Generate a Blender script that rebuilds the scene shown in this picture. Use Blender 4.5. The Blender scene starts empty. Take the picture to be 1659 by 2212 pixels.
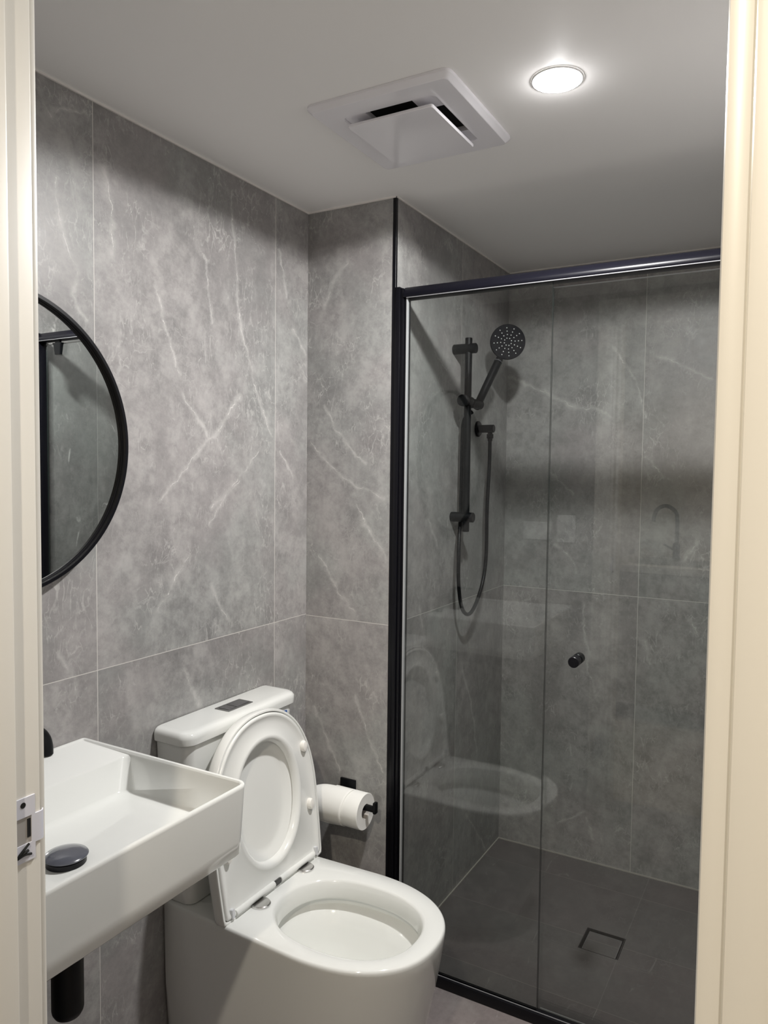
import bpy, bmesh, math, random
from mathutils import Vector, Matrix
random.seed(7)
PI = math.pi
SC = bpy.context.scene
COL = SC.collection

# ------------------------------------------------------------------ camera
yaw, pitch, roll = 0.51471, -0.0526, 0.01128
fw = Vector((-math.sin(yaw)*math.cos(pitch), math.cos(yaw)*math.cos(pitch), math.sin(pitch)))
r0 = Vector((math.cos(yaw), math.sin(yaw), 0)); u0 = r0.cross(fw)
rr = math.cos(roll)*r0 + math.sin(roll)*u0; uu = -math.sin(roll)*r0 + math.cos(roll)*u0
cd = bpy.data.cameras.new('camera'); cam = bpy.data.objects.new('camera', cd); COL.objects.link(cam)
cd.sensor_fit = 'HORIZONTAL'; cd.sensor_width = 36.0; cd.lens = 1621.98/1659*36; cd.clip_start = 0.02
M = Matrix((rr, uu, -fw)).transposed().to_4x4(); M.translation = Vector((1.2879, -1.81338, 1.4072))
cam.matrix_world = M
SC.camera = cam

# ------------------------------------------------------------------ world, lamps, exposure
w = bpy.data.worlds.new('world'); SC.world = w; w.use_nodes = True
w.node_tree.nodes['Background'].inputs[0].default_value = (0.9, 0.93, 1, 1)
w.node_tree.nodes['Background'].inputs[1].default_value = 0.15
SC.view_settings.view_transform = 'Standard'; SC.view_settings.look = 'None'
SC.view_settings.exposure = 1.18; SC.view_settings.gamma = 1.0; SC.view_settings.use_curve_mapping = False
SC.cycles.use_denoising = True
SC.cycles.transparent_max_bounces = 24
SC.cycles.max_bounces = 12; SC.cycles.diffuse_bounces = 6; SC.cycles.glossy_bounces = 6
SC.cycles.caustics_reflective = False; SC.cycles.caustics_refractive = False
SC.cycles.sample_clamp_indirect = 4.0

HC = 2.1527      # bathroom ceiling
W = 0.29         # nib corner x
D = 0.88         # shower back wall y
XR = 1.30        # right wall x
YF = -1.305      # door wall, bathroom face
YK = -1.415      # door wall, kitchen face
ZJ = 0.985       # horizontal tile joint
DL = Vector((0.846, -0.385, HC))   # downlight

def spot(name, loc, power, size, blend, radius, col, direc=(0, 0, -1)):
    l = bpy.data.lights.new(name, 'SPOT'); l.energy = power; l.spot_size = size; l.spot_blend = blend
    l.shadow_soft_size = radius; l.color = col
    o = bpy.data.objects.new(name, l); COL.objects.link(o); o.location = loc
    o.rotation_euler = Vector(direc).to_track_quat('-Z', 'Y').to_euler()
    return o
spot('bathroom_lamp', (DL.x, DL.y, DL.z-0.012), 11.0, math.radians(168), 0.06, 0.032, (1, 0.985, 0.965))
la = bpy.data.lights.new('bathroom_lamp_disc', 'AREA'); la.shape = 'DISK'; la.size = 0.084; la.energy = 7.2; la.spread = math.radians(169); la.color = (1, 0.985, 0.965)
lo_ = bpy.data.objects.new('bathroom_lamp_disc', la); COL.objects.link(lo_); lo_.location = (DL.x, DL.y, DL.z-0.0045)
lp_ = bpy.data.lights.new('added_ceiling_halo_light', 'POINT'); lp_.energy = 0.13; lp_.shadow_soft_size = 0.008; lp_.color = (1, .98, .97)  # extra point light, added to brighten a halo of ceiling around the downlight
lo_ = bpy.data.objects.new('added_ceiling_halo_light', lp_); COL.objects.link(lo_); lo_.location = (DL.x, DL.y, DL.z-0.020)
spot('kitchen_lamp', (1.18, -2.30, 2.36), 28, math.radians(150), 0.5, 0.03, (1, 0.89, 0.73))

# ------------------------------------------------------------------ materials
def nt(name):
    m = bpy.data.materials.new(name); m.use_nodes = True
    return m, m.node_tree.nodes, m.node_tree.links, m.node_tree.nodes['Principled BSDF']

def plain(name, col, rough=0.5, metal=0.0, noise=0.0, nscale=40, coat=0, spec=0.5):
    m, n, l, b = nt(name)
    b.inputs['Base Color'].default_value = (*col, 1); b.inputs['Roughness'].default_value = rough
    b.inputs['Metallic'].default_value = metal; b.inputs['Coat Weight'].default_value = coat
    b.inputs['Specular IOR Level'].default_value = spec
    g = n.new('ShaderNodeNewGeometry'); t = n.new('ShaderNodeTexNoise'); t.inputs['Scale'].default_value = nscale
    t.inputs['Detail'].default_value = 4; l.new(g.outputs['Position'], t.inputs['Vector'])
    mp = n.new('ShaderNodeMapRange'); mp.inputs['To Min'].default_value = rough*(1-noise-.05); mp.inputs['To Max'].default_value = rough*(1+noise+.05)
    l.new(t.outputs['Fac'], mp.inputs['Value']); l.new(mp.outputs[0], b.inputs['Roughness'])
    return m

# hand placed vein paths in wall coordinates (metres along the wall, height): (width factor, points)
V_A = [(1.0, [(-0.332, 2.111), (-0.318, 1.943), (-0.298, 1.784), (-0.265, 1.7), (-0.23, 1.619), (-0.173, 1.507)]), (0.8, [(-0.587, 1.825), (-0.557, 1.739), (-0.517, 1.634)]), (0.8, [(-0.501, 1.589), (-0.456, 1.536), (-0.416, 1.482)]), (1.2, [(-0.72, 2.031), (-0.714, 1.987), (-0.706, 1.937), (-0.702, 1.848)]), (0.7, [(-0.427, 1.916), (-0.413, 1.831), (-0.403, 1.766)]), (1.0, [(-0.222, 1.46), (-0.342, 1.354), (-0.415, 1.273)]), (1.6, [(-0.485, 1.197), (-0.526, 1.147), (-0.556, 1.109)]), (0.9, [(-0.556, 1.109), (-0.582, 1.082)]), (1.0, [(-0.298, 1.601), (-0.385, 1.506), (-0.416, 1.482)]), (0.8, [(-0.416, 1.482), (-0.518, 1.388), (-0.57, 1.343)]), (0.9, [(-0.399, 1.121), (-0.375, 1.064), (-0.335, 1.017)]), (0.9, [(-0.076, 1.809), (-0.044, 1.783), (-0.01, 1.748)]), (0.7, [(-0.133, 1.463), (-0.072, 1.398)]), (0.8, [(-0.842, 1.036), (-0.82, 0.999), (-0.804, 0.959)]), (1.0, [(-0.494, 0.935), (-0.477, 0.887), (-0.45, 0.831)]), (0.7, [(-0.882, 2.118), (-0.858, 2.092), (-0.845, 2.083)]), (0.6, [(-0.845, 2.096), (-0.774, 2.121)]), (0.9, [(-0.845, 1.966), (-0.835, 1.89), (-0.81, 1.839), (-0.789, 1.799), (-0.8, 1.751), (-0.773, 1.71)]), (0.8, [(-0.137, 2.007), (-0.115, 1.943), (-0.104, 1.895)]), (1.2, [(-0.408, 1.314), (-0.295, 1.38)])]
V_B = [(1.0, [(0.134, 1.998), (0.088, 1.943), (0.057, 1.884)]), (0.9, [(0.008, 1.487), (0.061, 1.446), (0.133, 1.38), (0.263, 1.334)]), (1.0, [(0.172, 1.315), (0.219, 1.239), (0.272, 1.164)]), (0.8, [(0.035, 0.713), (0.067, 0.642), (0.122, 0.531)]), (0.8, [(0.177, 0.767), (0.218, 0.656), (0.27, 0.562)]), (0.7, [(0.059, 1.593), (0.124, 1.499), (0.202, 1.433)]), (0.7, [(0.047, 1.162), (0.096, 1.084), (0.168, 1.01)])]
V_D = [(0.9, [(0.293, 1.773), (0.452, 1.696), (0.506, 1.669)]), (1.4, [(0.506, 1.674), (0.56, 1.648)]), (0.9, [(0.56, 1.648), (0.622, 1.637), (0.68, 1.605)]), (1.2, [(0.825, 1.809), (0.876, 1.797)]), (0.9, [(0.876, 1.797), (0.934, 1.759), (0.993, 1.721)]), (0.8, [(0.683, 1.849), (0.717, 1.786), (0.761, 1.723), (0.792, 1.607)]), (0.9, [(0.795, 1.472), (0.855, 1.403)]), (1.0, [(0.964, 1.188), (0.93, 1.122)]), (1.2, [(0.812, 0.83), (0.819, 0.79)]), (0.8, [(0.819, 0.79), (0.831, 0.756)]), (0.7, [(0.596, 0.933), (0.608, 0.805), (0.62, 0.7), (0.645, 0.631)]), (0.8, [(0.95, 0.924), (0.975, 0.875)]), (0.8, [(0.487, 1.15), (0.55, 1.106), (0.565, 1.057)]), (0.9, [(0.622, 0.163), (0.649, 0.092)]), (0.7, [(0.52, 0.12), (0.622, 0.188)]), (0.7, [(0.464, 1.415), (0.551, 1.333)])]
V_C = [(1.0, [(0.502, 0.734), (0.558, 0.646), (0.608, 0.542), (0.643, 0.421)]), (0.9, [(0.556, 0.226), (0.634, 0.139), (0.746, 0.017)]), (1.0, [(0.169, 1.01), (0.192, 0.944)]), (0.8, [(0.223, 1.27), (0.291, 1.18)]), (0.6, [(0.254, 1.773), (0.339, 1.728)])]

def tile(name, au, u_0, du, av, v_0, dv, lo, hi, vein, seed=0.0, rough=0.42, grout=(0.62, 0.60, 0.57), gw=0.0017, vamt=1.0, veins=()):
    """grey marble look porcelain: cloudy body, diagonal broken veins, fine crackle, thin pale grout"""
    m, n, l, b = nt(name)
    def mth(op, a, bb=None, c=None, clamp=False):
        q = n.new('ShaderNodeMath'); q.operation = op; q.use_clamp = clamp
        for i, v in enumerate((a, bb, c)):
            if v is None: continue
            if isinstance(v, (int, float)): q.inputs[i].default_value = v
            else: l.new(v, q.inputs[i])
        return q.outputs[0]
    g = n.new('ShaderNodeNewGeometry'); s = n.new('ShaderNodeSeparateXYZ'); l.new(g.outputs['Position'], s.inputs[0])
    U = s.outputs['XYZ'.index(au)]; V = s.outputs['XYZ'.index(av)]
    def joint(X, x0, dx):
        q = mth('DIVIDE', mth('SUBTRACT', X, x0), dx)
        fl = mth('FLOOR', mth('ADD', q, 0.0))
        fr = mth('ABSOLUTE', mth('SUBTRACT', mth('FRACT', mth('ADD', q, 0.5)), 0.5))
        return fl, mth('LESS_THAN', mth('MULTIPLY', fr, dx), gw/2)
    fu, ju = joint(U, u_0, du); fv, jv = joint(V, v_0, dv)
    gj = mth('MAXIMUM', ju, jv)
    tid = mth('ADD', mth('MULTIPLY', fu, 3.7), mth('ADD', mth('MULTIPLY', fv, 5.3), seed))
    c = n.new('ShaderNodeCombineXYZ'); l.new(U, c.inputs[0]); l.new(V, c.inputs[1]); l.new(tid, c.inputs[2])
    P = c.outputs[0]
    def noise(vec, sc, det=6, ro=0.6, dist=0.0):
        t = n.new('ShaderNodeTexNoise'); t.inputs['Scale'].default_value = sc; t.inputs['Detail'].default_value = det
        t.inputs['Roughness'].default_value = ro; t.inputs['Distortion'].default_value = dist
        l.new(vec, t.inputs['Vector']); return t.outputs['Fac']
    def ramp(v, a, b_, o0=0.0, o1=1.0):
        q = n.new('ShaderNodeMapRange'); q.interpolation_type = 'SMOOTHSTEP'
        for i, x in (('From Min', a), ('From Max', b_), ('To Min', o0), ('To Max', o1)): q.inputs[i].default_value = x
        l.new(v, q.inputs['Value']); return q.outputs[0]
    def mapped(rot, sc, off=0.0):
        q = n.new('ShaderNodeMapping'); q.inputs['Rotation'].default_value = (0, 0, rot); q.inputs['Scale'].default_value = sc
        q.inputs['Location'].default_value = (off, off*.7, off*.3)
        l.new(P, q.inputs['Vector']); return q.outputs[0]
    def ridge(vec, sc, wd, det=5, ro=0.55, dist=0.0):
        return ramp(mth('ABSOLUTE', mth('SUBTRACT', noise(vec, sc, det, ro, dist), 0.5)), 0.0, wd, 1.0, 0.0)
    def warp(vec, sc, amt):
        t = n.new('ShaderNodeTexNoise'); t.inputs['Scale'].default_value = sc; t.inputs['Detail'].default_value = 3
        l.new(vec, t.inputs['Vector'])
        q = n.new('ShaderNodeVectorMath'); q.operation = 'MULTIPLY_ADD'; l.new(t.outputs['Color'], q.inputs[0])
        q.inputs[1].default_value = (amt, amt, 0); l.new(vec, q.inputs[2]); return q.outputs[0]
    def cracks(vec, sc, wd):
        t = n.new('ShaderNodeTexVoronoi'); t.feature = 'DISTANCE_TO_EDGE'; t.inputs['Scale'].default_value = sc
        l.new(vec, t.inputs['Vector']); return ramp(t.outputs['Distance'], 0.0, wd, 1.0, 0.0)
    cloud = noise(P, 2.6, 9, 0.62, 0.3)
    cloud2 = noise(mapped(0.6, (1, 1, 1), 9), 15, 8, 0.72)
    fine = noise(P, 160, 3, 0.6)
    body = mth('ADD', mth('MULTIPLY', ramp(cloud, 0.33, 0.67), 0.42), mth('ADD', mth('MULTIPLY', ramp(cloud2, .28, .72), 0.42), mth('MULTIPLY', fine, 0.16)))
    speck = noise(P, 62, 4, 0.7)
    body = mth('ADD', mth('MULTIPLY', body, .80), mth('MULTIPLY', ramp(speck, .3, .7), .20))
    belt = ridge(mapped(-0.62, (1, .30, 1), 5), 2.3, 0.11, 6, .7, .4)      # leaning belts where crackle gathers
    wv2 = warp(warp(P, 14, .05), 45, .03); wv3 = warp(warp(warp(mapped(-0.5, (1, .42, 1), 13), 12, .05), 40, .03), 100, .016)
    n5 = noise(mapped(0, (1, 1, 1), 77), 5.5, 6, .7); n9 = noise(mapped(0, (1, 1, 1), 101), 9, 6, .75)
    near = None
    vmask = ramp(noise(P, 26, 5, .75), .40, .62, .12, 1.0)
    if veins:
        cw = n.new('ShaderNodeCombineXYZ'); l.new(U, cw.inputs[0]); l.new(V, cw.inputs[1])
        wq = warp(warp(warp(cw.outputs[0], 11, .030), 34, .022), 120, .007)
        sh_ = n.new('ShaderNodeVectorMath'); sh_.operation = 'SUBTRACT'; l.new(wq, sh_.inputs[0]); sh_.inputs[1].default_value = (.0295, .0295, 0)
        wq = sh_.outputs[0]; near = None; raw = None
        for wf, pts in veins:
            for p_, q_ in zip(pts, pts[1:]):
                ba = Vector((q_[0]-p_[0], q_[1]-p_[1], 0))
                e1 = n.new('ShaderNodeVectorMath'); e1.operation = 'SUBTRACT'; l.new(wq, e1.inputs[0]); e1.inputs[1].default_value = (p_[0], p_[1], 0)
                e2 = n.new('ShaderNodeVectorMath'); e2.operation = 'DOT_PRODUCT'; l.new(e1.outputs[0], e2.inputs[0]); e2.inputs[1].default_value = ba/ba.length_squared
                h_ = mth('ADD', e2.outputs['Value'], 0.0, clamp=True)
                e3 = n.new('ShaderNodeVectorMath'); e3.operation = 'SCALE'; e3.inputs[0].default_value = ba; l.new(h_, e3.inputs['Scale'])
                e4 = n.new('ShaderNodeVectorMath'); e4.operation = 'DISTANCE'; l.new(e1.outputs[0], e4.inputs[0]); l.new(e3.outputs[0], e4.inputs[1])
                d_ = mth('DIVIDE', e4.outputs['Value'], wf)
                near = d_ if near is None else mth('MINIMUM', near, d_)
        line = mth('MULTIPLY', ramp(near, .0, .0017, 1.0, 0.0), vmask)
        halo = ramp(near, .0, .045, 1.0, 0.0)
        glow = mth('MULTIPLY', ramp(near, .0, .012, .30, 0.0), ramp(n9, .35, .65, .3, 1))
    else:
        line = mth('MULTIPLY', ridge(warp(mapped(0.22, (1.0, 0.20, 1), 2), 9, .05), 2.6, 0.0035, 3, 0.5, 0.1), ramp(n5, .5, .6)); halo = belt; glow = mth('MULTIPLY', belt, .05)
    mk = mth('MAXIMUM', mth('MULTIPLY', halo, .9), mth('MULTIPLY', belt, .7))
    v3 = mth('MULTIPLY', cracks(wv2, 8.0, .009), mth('MULTIPLY', ramp(n5, .52, .64), .40))
    v4 = mth('MULTIPLY', cracks(wv3, 26, .034), mth('MULTIPLY', mth('MAXIMUM', mth('MULTIPLY', mk, ramp(n9, .38, .6)), ramp(n9, .52, .70)), .50))
    v5 = mth('MULTIPLY', cracks(wv3, 52, .07), mth('MULTIPLY', mth('MAXIMUM', mth('MULTIPLY', mk, .7), ramp(n5, .44, .60)), mth('MULTIPLY', ramp(n9, .36, .58), .55)))
    soft = mth('MULTIPLY', belt, mth('MULTIPLY', ramp(cloud2, .35, .65), .20))
    vv = mth('ADD', soft, glow)
    for q_, k_ in ((line, .85), (v3, .65), (v4, .58), (v5, .66)): vv = mth('MAXIMUM', vv, mth('MULTIPLY', q_, k_))
    vv = mth('MULTIPLY', vv, vamt, clamp=True)
    def mix(f, a, bb):
        q = n.new('ShaderNodeMix'); q.data_type = 'RGBA'
        l.new(f, q.inputs['Factor'])
        for i, x in ((6, a), (7, bb)):
            if isinstance(x, tuple): q.inputs[i].default_value = (*x, 1)
            else: l.new(x, q.inputs[i])
        return q.outputs[2]
    warm = ramp(noise(P, 2.1, 3), .42, .6)
    hi2 = mix(warm, (hi[0]*1.02, hi[1]*.97, hi[2]*.965), (hi[0]*.97, hi[1]*1.0, hi[2]*.975))
    cb = mix(vv, mix(body, lo, hi2), vein)
    l.new(mix(gj, cb, grout), b.inputs['Base Color'])
    l.new(ramp(cloud2, .3, .7, rough*.9, rough*1.12), b.inputs['Roughness'])
    bp = n.new('ShaderNodeBump'); bp.inputs['Strength'].default_value = 0.35; bp.inputs['Distance'].default_value = 0.0006
    l.new(mth('SUBTRACT', mth('MULTIPLY', cloud2, .3), gj), bp.inputs['Height']); l.new(bp.outputs[0], b.inputs['Normal'])
    return m

LO = (0.186, 0.182, 0.180); HI = (0.378, 0.372, 0.371); VE = (0.74, 0.725, 0.70)
T_left = tile('tile_wall_left', 'Y', -0.1517, 0.6, 'Z', ZJ, 1.2, LO, HI, VE, 0.0, veins=V_A)
T_nibf = tile('tile_nib_front', 'X', -2.0, 6.0, 'Z', ZJ-.003, 1.2, LO, HI, VE, 11.0, veins=V_B)
T_nibs = tile('tile_nib_side', 'Y', 0.4487, 0.6, 'Z', ZJ, 1.2, LO, HI, VE, 23.0, veins=V_C)
T_back = tile('tile_wall_back', 'X', 0.7835, 0.6, 'Z', ZJ, 1.2, LO, HI, VE, 37.0, veins=V_D)
T_rght = tile('tile_wall_right', 'Y', 0.30, 0.6, 'Z', ZJ, 1.2, LO, HI, VE, 49.0)
T_frnt = tile('tile_wall_front', 'X', 0.29, 0.6, 'Z', ZJ, 1.2, LO, HI, VE, 51.0)
T_flr = tile('tile_floor', 'X', 0.25, 0.6, 'Y', -0.30, 0.6, (.15, .130, .130), (.26, .235, .232), (.42, .40, .38), 61.0, vamt=.5)
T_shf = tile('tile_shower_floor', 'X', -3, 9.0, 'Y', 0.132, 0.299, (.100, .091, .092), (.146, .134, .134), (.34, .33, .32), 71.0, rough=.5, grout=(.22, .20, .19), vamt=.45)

CEIL = plain('ceiling_paint', (0.945, 0.935, 0.925), 0.6, noise=.1)
PAINT = plain('cream_gloss_paint', (0.78, 0.755, 0.695), 0.38, noise=.1, nscale=8)
KWALL = plain('kitchen_wall_paint', (0.70, 0.69, 0.67), 0.7)
CER = plain('white_glazed_ceramic', (0.735, 0.745, 0.725), 0.07, coat=.3)
PLA = plain('white_seat_plastic', (0.75, 0.757, 0.738), 0.16)
FANP = plain('white_fan_plastic', (0.84, 0.83, 0.87), 0.14)
BLK = plain('matte_black_fitting', (0.0025, 0.003, 0.004), 0.42, noise=.1, spec=.22)
BLKF = plain('satin_black_frame', (0.003, 0.003, 0.005), 0.34, spec=.3)
DARK = plain('black_void', (0.004, 0.004, 0.004), 0.8)
STEEL = plain('polished_steel', (0.75, 0.74, 0.73), 0.18, metal=1)
STEELB = plain('brushed_steel', (0.42, 0.42, 0.42), 0.35, metal=1)
MIR = plain('mirror_silver', (0.80, 0.82, 0.81), 0.004, metal=1)
SEAL = plain('pale_silicone_seal', (0.40, 0.41, 0.42), 0.35)
WLINE = plain('white_sealant', (0.80, 0.77, 0.74), 0.5)
GLINE = plain('grey_sealant', (0.40, 0.38, 0.35), 0.5)
PAPER = plain('tissue_paper', (0.86, 0.86, 0.83), 0.9)
NOZ = plain('white_nozzle_rubber', (0.85, 0.86, 0.85), 0.4)
BLUE = plain('blue_print', (0.02, 0.10, 0.38), 0.4)
LILAC = plain('zinc_plate', (0.74, 0.75, 0.84), 0.35, metal=.1)
BENCH = plain('white_stone_worktop', (0.75, 0.74, 0.72), 0.25)
CAB = plain('grey_cabinet_laminate', (0.30, 0.29, 0.28), 0.5)

def glass_mat():
    m = bpy.data.materials.new('clear_glass'); m.use_nodes = True; n = m.node_tree.nodes; l = m.node_tree.links
    n.clear(); o = n.new('ShaderNodeOutputMaterial')
    lw = n.new('ShaderNodeLayerWeight'); lw.inputs[0].default_value = 0.5
    p = n.new('ShaderNodeMath'); p.operation = 'POWER'; p.inputs[1].default_value = 5; l.new(lw.outputs['Facing'], p.inputs[0])
    a = n.new('ShaderNodeMath'); a.operation = 'MULTIPLY_ADD'; a.inputs[1].default_value = .958; a.inputs[2].default_value = .042; l.new(p.outputs[0], a.inputs[0])
    t = n.new('ShaderNodeBsdfTransparent'); t.inputs[0].default_value = (.905, .92, .915, 1)
    g = n.new('ShaderNodeBsdfGlossy'); g.inputs['Roughness'].default_value = 0.0; g.inputs[0].default_value = (1, 1, 1, 1)
    mx = n.new('ShaderNodeMixShader'); l.new(a.outputs[0], mx.inputs[0]); l.new(t.outputs[0], mx.inputs[1]); l.new(g.outputs[0], mx.inputs[2])
    l.new(mx.outputs[0], o.inputs[0]); return m
GLASS = glass_mat()
GEDGE = plain('glass_edge', (0.025, 0.032, 0.03), 0.3, spec=.2)

def emis(name, col, s):
    m = bpy.data.materials.new(name); m.use_nodes = True; b = m.node_tree.nodes['Principled BSDF']
    b.inputs['Emission Color'].default_value = (*col, 1); b.inputs['Emission Strength'].default_value = s
    return m
LED = emis('led_diffuser', (1, .98, .95), 14)

# ------------------------------------------------------------------ helpers
def obj(name, bm, mat, parent=None, smooth=True, loc=None, ang=40, sub=0):
    bm.normal_update()
    me = bpy.data.meshes.new(name)
    if loc is not None: bmesh.ops.translate(bm, verts=bm.verts, vec=-Vector(loc))
    bm.to_mesh(me); bm.free()
    mats = mat if isinstance(mat, (list, tuple)) else [mat]
    for x in mats: me.materials.append(x)
    if smooth:
        for p in me.polygons: p.use_smooth = True
        me.set_sharp_from_angle(angle=math.radians(ang))
    o = bpy.data.objects.new(name, me); COL.objects.link(o)
    if sub:
        s = o.modifiers.new('smooth', 'SUBSURF'); s.levels = sub; s.render_levels = sub
    if loc is not None: o.location = loc
    if parent is not None:
        o.parent = parent
        o.matrix_parent_inverse = Matrix.Identity(4)
        base = Vector((0, 0, 0)); q = parent
        while q: base += q.location; q = q.parent
        o.location = (Vector(loc) if loc is not None else Vector((0, 0, 0))) - base
    return o
def thing(name, label, cat, loc, group=None):
    o = bpy.data.objects.new(name, None); COL.objects.link(o); o.location = loc; o.empty_display_size = .05
    return tag(o, label, cat, group)
def tag(o, label, cat, group=None):
    o['label'] = label; o['category'] = cat
    if group: o['group'] = group
    return o
def struct(name, bm, mat, **k):
    o = obj(name, bm, mat, **k); o['kind'] = 'structure'; return o
def B(): return bmesh.new()
def box(bm, a, b, bev=0, seg=2, mi=0):
    r = bmesh.ops.create_cube(bm, size=1); vs = r['verts']
    for v in vs: v.co = Vector([a[i] + (v.co[i]+.5)*(b[i]-a[i]) for i in range(3)])
    fs = {f for v in vs for f in v.link_faces}
    for f in fs: f.material_index = mi
    if bev:
        es = list({e for v in vs for e in v.link_edges})
        bmesh.ops.bevel(bm, geom=es, offset=bev, segments=seg, profile=.5, affect='EDGES')
    return bm
def frame_of(d):
    d = Vector(d).normalized(); a = Vector((0, 0, 1)) if abs(d.z) < .9 else Vector((0, 1, 0))
    x = a.cross(d).normalized(); y = d.cross(x); return x, y, d
def ring(bm, c, x, y, rx, ry=None, n=32, ph=0):
    ry = rx if ry is None else ry
    return [bm.verts.new(Vector(c) + x*rx*math.cos(2*PI*i/n+ph) + y*ry*math.sin(2*PI*i/n+ph)) for i in range(n)]
def bridge(bm, a, b, flip=False):
    n = len(a)
    for i in range(n):
        q = (a[i], a[(i+1) % n], b[(i+1) % n], b[i])
        bm.faces.new(q[::-1] if flip else q)
def cap(bm, a, flip=False): bm.faces.new(a[::-1] if flip else a)
def lathe(bm, c, d, prof, n=32, caps=(True, True)):
    """prof: list of (distance along d, radius)"""
    x, y, z = frame_of(d); rs = [ring(bm, Vector(c)+z*t, x, y, max(r, 1e-5), n=n) for t, r in prof]
    for a, b in zip(rs, rs[1:]): bridge(bm, a, b)
    if caps[0]: cap(bm, rs[0], True)
    if caps[1]: cap(bm, rs[-1])
    return bm
def cyl(bm, p, q, r, bev=0.001, n=32):
    p = Vector(p); q = Vector(q); L = (q-p).length
    return lathe(bm, p, q-p, [(0, r-bev), (bev, r), (L-bev, r), (L, r-bev)], n)
def catmull(pts, k=8):
    P = [Vector(p) for p in pts]; P = [P[0]*2-P[1]] + P + [P[-1]*2-P[-2]]; out = []
    for i in range(1, len(P)-2):
        for j in range(k):
            t = j/k; a, b, c, d = P[i-1:i+3]
            out.append(.5*((2*b) + (c-a)*t + (2*a-5*b+4*c-d)*t*t + (3*b-a-3*c+d)*t**3))
    out.append(P[-2]); return out
def tube(bm, pts, r, n=16, k=8, ribs=0):
    P = catmull(pts, k); rs = []; T = (P[1]-P[0]).normalized(); x, y, _ = frame_of(T)
    for i, p in enumerate(P):
        t = (P[min(i+1, len(P)-1)]-P[max(i-1, 0)]).normalized()
        q = T.rotation_difference(t); x = q @ x; y = q @ y; T = t
        rs.append(ring(bm, p, x, y, r + (ribs if i % 2 else 0), n=n))
    for a, b in zip(rs, rs[1:]): bridge(bm, a, b)
    cap(bm, rs[0], True); cap(bm, rs[-1]); return bm
def loft(bm, loops, closed=(True, True)):
    rs = [[bm.verts.new(p) for p in L] for L in loops]
    for a, b in zip(rs, rs[1:]): bridge(bm, a, b)
    if closed[0]: cap(bm, rs[0], True)
    if closed[1]: cap(bm, rs[-1])
    return rs
def rrect(x0, x1, y0, y1, r, z, n=8):
    """rounded rectangle, counter clockwise seen from +z; r = one radius or four (x1y0? order: x0y0,x1y0,x1y1,x0y1)"""
    if isinstance(r, (int, float)): r = (r,)*4
    out = []
    for (cx, cy, sx, sy, a0), q in zip(((x0, y0, 1, 1, PI), (x1, y0, -1, 1, 1.5*PI), (x1, y1, -1, -1, 0), (x0, y1, 1, -1, .5*PI)), r):
        for i in range(n+1):
            a = a0 + i/n*PI/2
            out.append(Vector((cx+sx*q+q*math.cos(a), cy+sy*q+q*math.sin(a), z)))
    return out

# ------------------------------------------------------------------ structure: bathroom
struct('wall_left', box(B(), (-.10, YK, 0), (0, 0, HC+.1)), T_left, smooth=False)
bm = box(B(), (-.10, 0, 0), (W, D+.1, HC+.1))
for f in bm.faces: f.material_index = 1 if f.normal.x > .5 else 0
bm.normal_update()
for f in bm.faces: f.material_index = 1 if f.normal.x > .5 else 0
struct('wall_nib', bm, [T_nibf, T_nibs], smooth=False)
struct('wall_back', box(B(), (W, D, 0), (XR+.1, D+.1, HC+.1)), T_back, smooth=False)
struct('wall_right', box(B(), (XR, YF, 0), (XR+.1, D, HC+.1)), T_rght, smooth=False)
JL, JR = 0.582, 1.259        # door jamb reveal faces
bm = B()
box(bm, (0.0, YK, 0), (JL-.028, YF, HC+.1)); box(bm, (JR+.028, YK, 0), (XR+.1, YF, HC+.1)); box(bm, (JL-.028, YK, 2.078), (JR+.028, YF, HC+.1))
bm.normal_update()
for f in bm.faces: f.material_index = 0 if f.normal.y > .5 else 1
struct('wall_front', bm, [T_frnt, KWALL], smooth=False)
struct('ceiling', box(B(), (0, YF, HC), (XR, D, HC+.08)), CEIL, smooth=False)
struct('floor', box(B(), (0, YK, -.06), (XR, 0.012, 0)), T_flr, smooth=False)
# shower floor with the drain hole
dx0, dx1, dy0, dy1 = 0.736, 0.853, 0.365, 0.480
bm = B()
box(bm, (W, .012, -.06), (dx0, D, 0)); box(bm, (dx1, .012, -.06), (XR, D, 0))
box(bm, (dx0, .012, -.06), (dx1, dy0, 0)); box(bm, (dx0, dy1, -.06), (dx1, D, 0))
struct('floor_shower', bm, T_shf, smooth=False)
# sealant beads and the black tile trim
bd = .004
struct('trim_1', box(B(), (0, YF, HC-bd), (bd, 0, HC)), WLINE, smooth=False)
struct('trim_2', box(B(), (bd, -bd, HC-bd), (W, 0, HC)), WLINE, smooth=False)
struct('trim_3', box(B(), (W, 0, HC-bd), (W+bd, D-bd, HC)), WLINE, smooth=False)
struct('trim_4', box(B(), (W, D-bd, HC-bd), (XR, D, HC)), WLINE, smooth=False)
struct('trim_5', box(B(), (W, .045, 0), (W+bd, D-bd, bd)), GLINE, smooth=False)
struct('trim_6', box(B(), (W, D-bd, 0), (XR, D, bd)), GLINE, smooth=False)
struct('trim_7', box(B(), (W-.009, -.0012, 0), (W+.0012, .008, HC), .0004, 1), BLKF, smooth=False)

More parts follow.
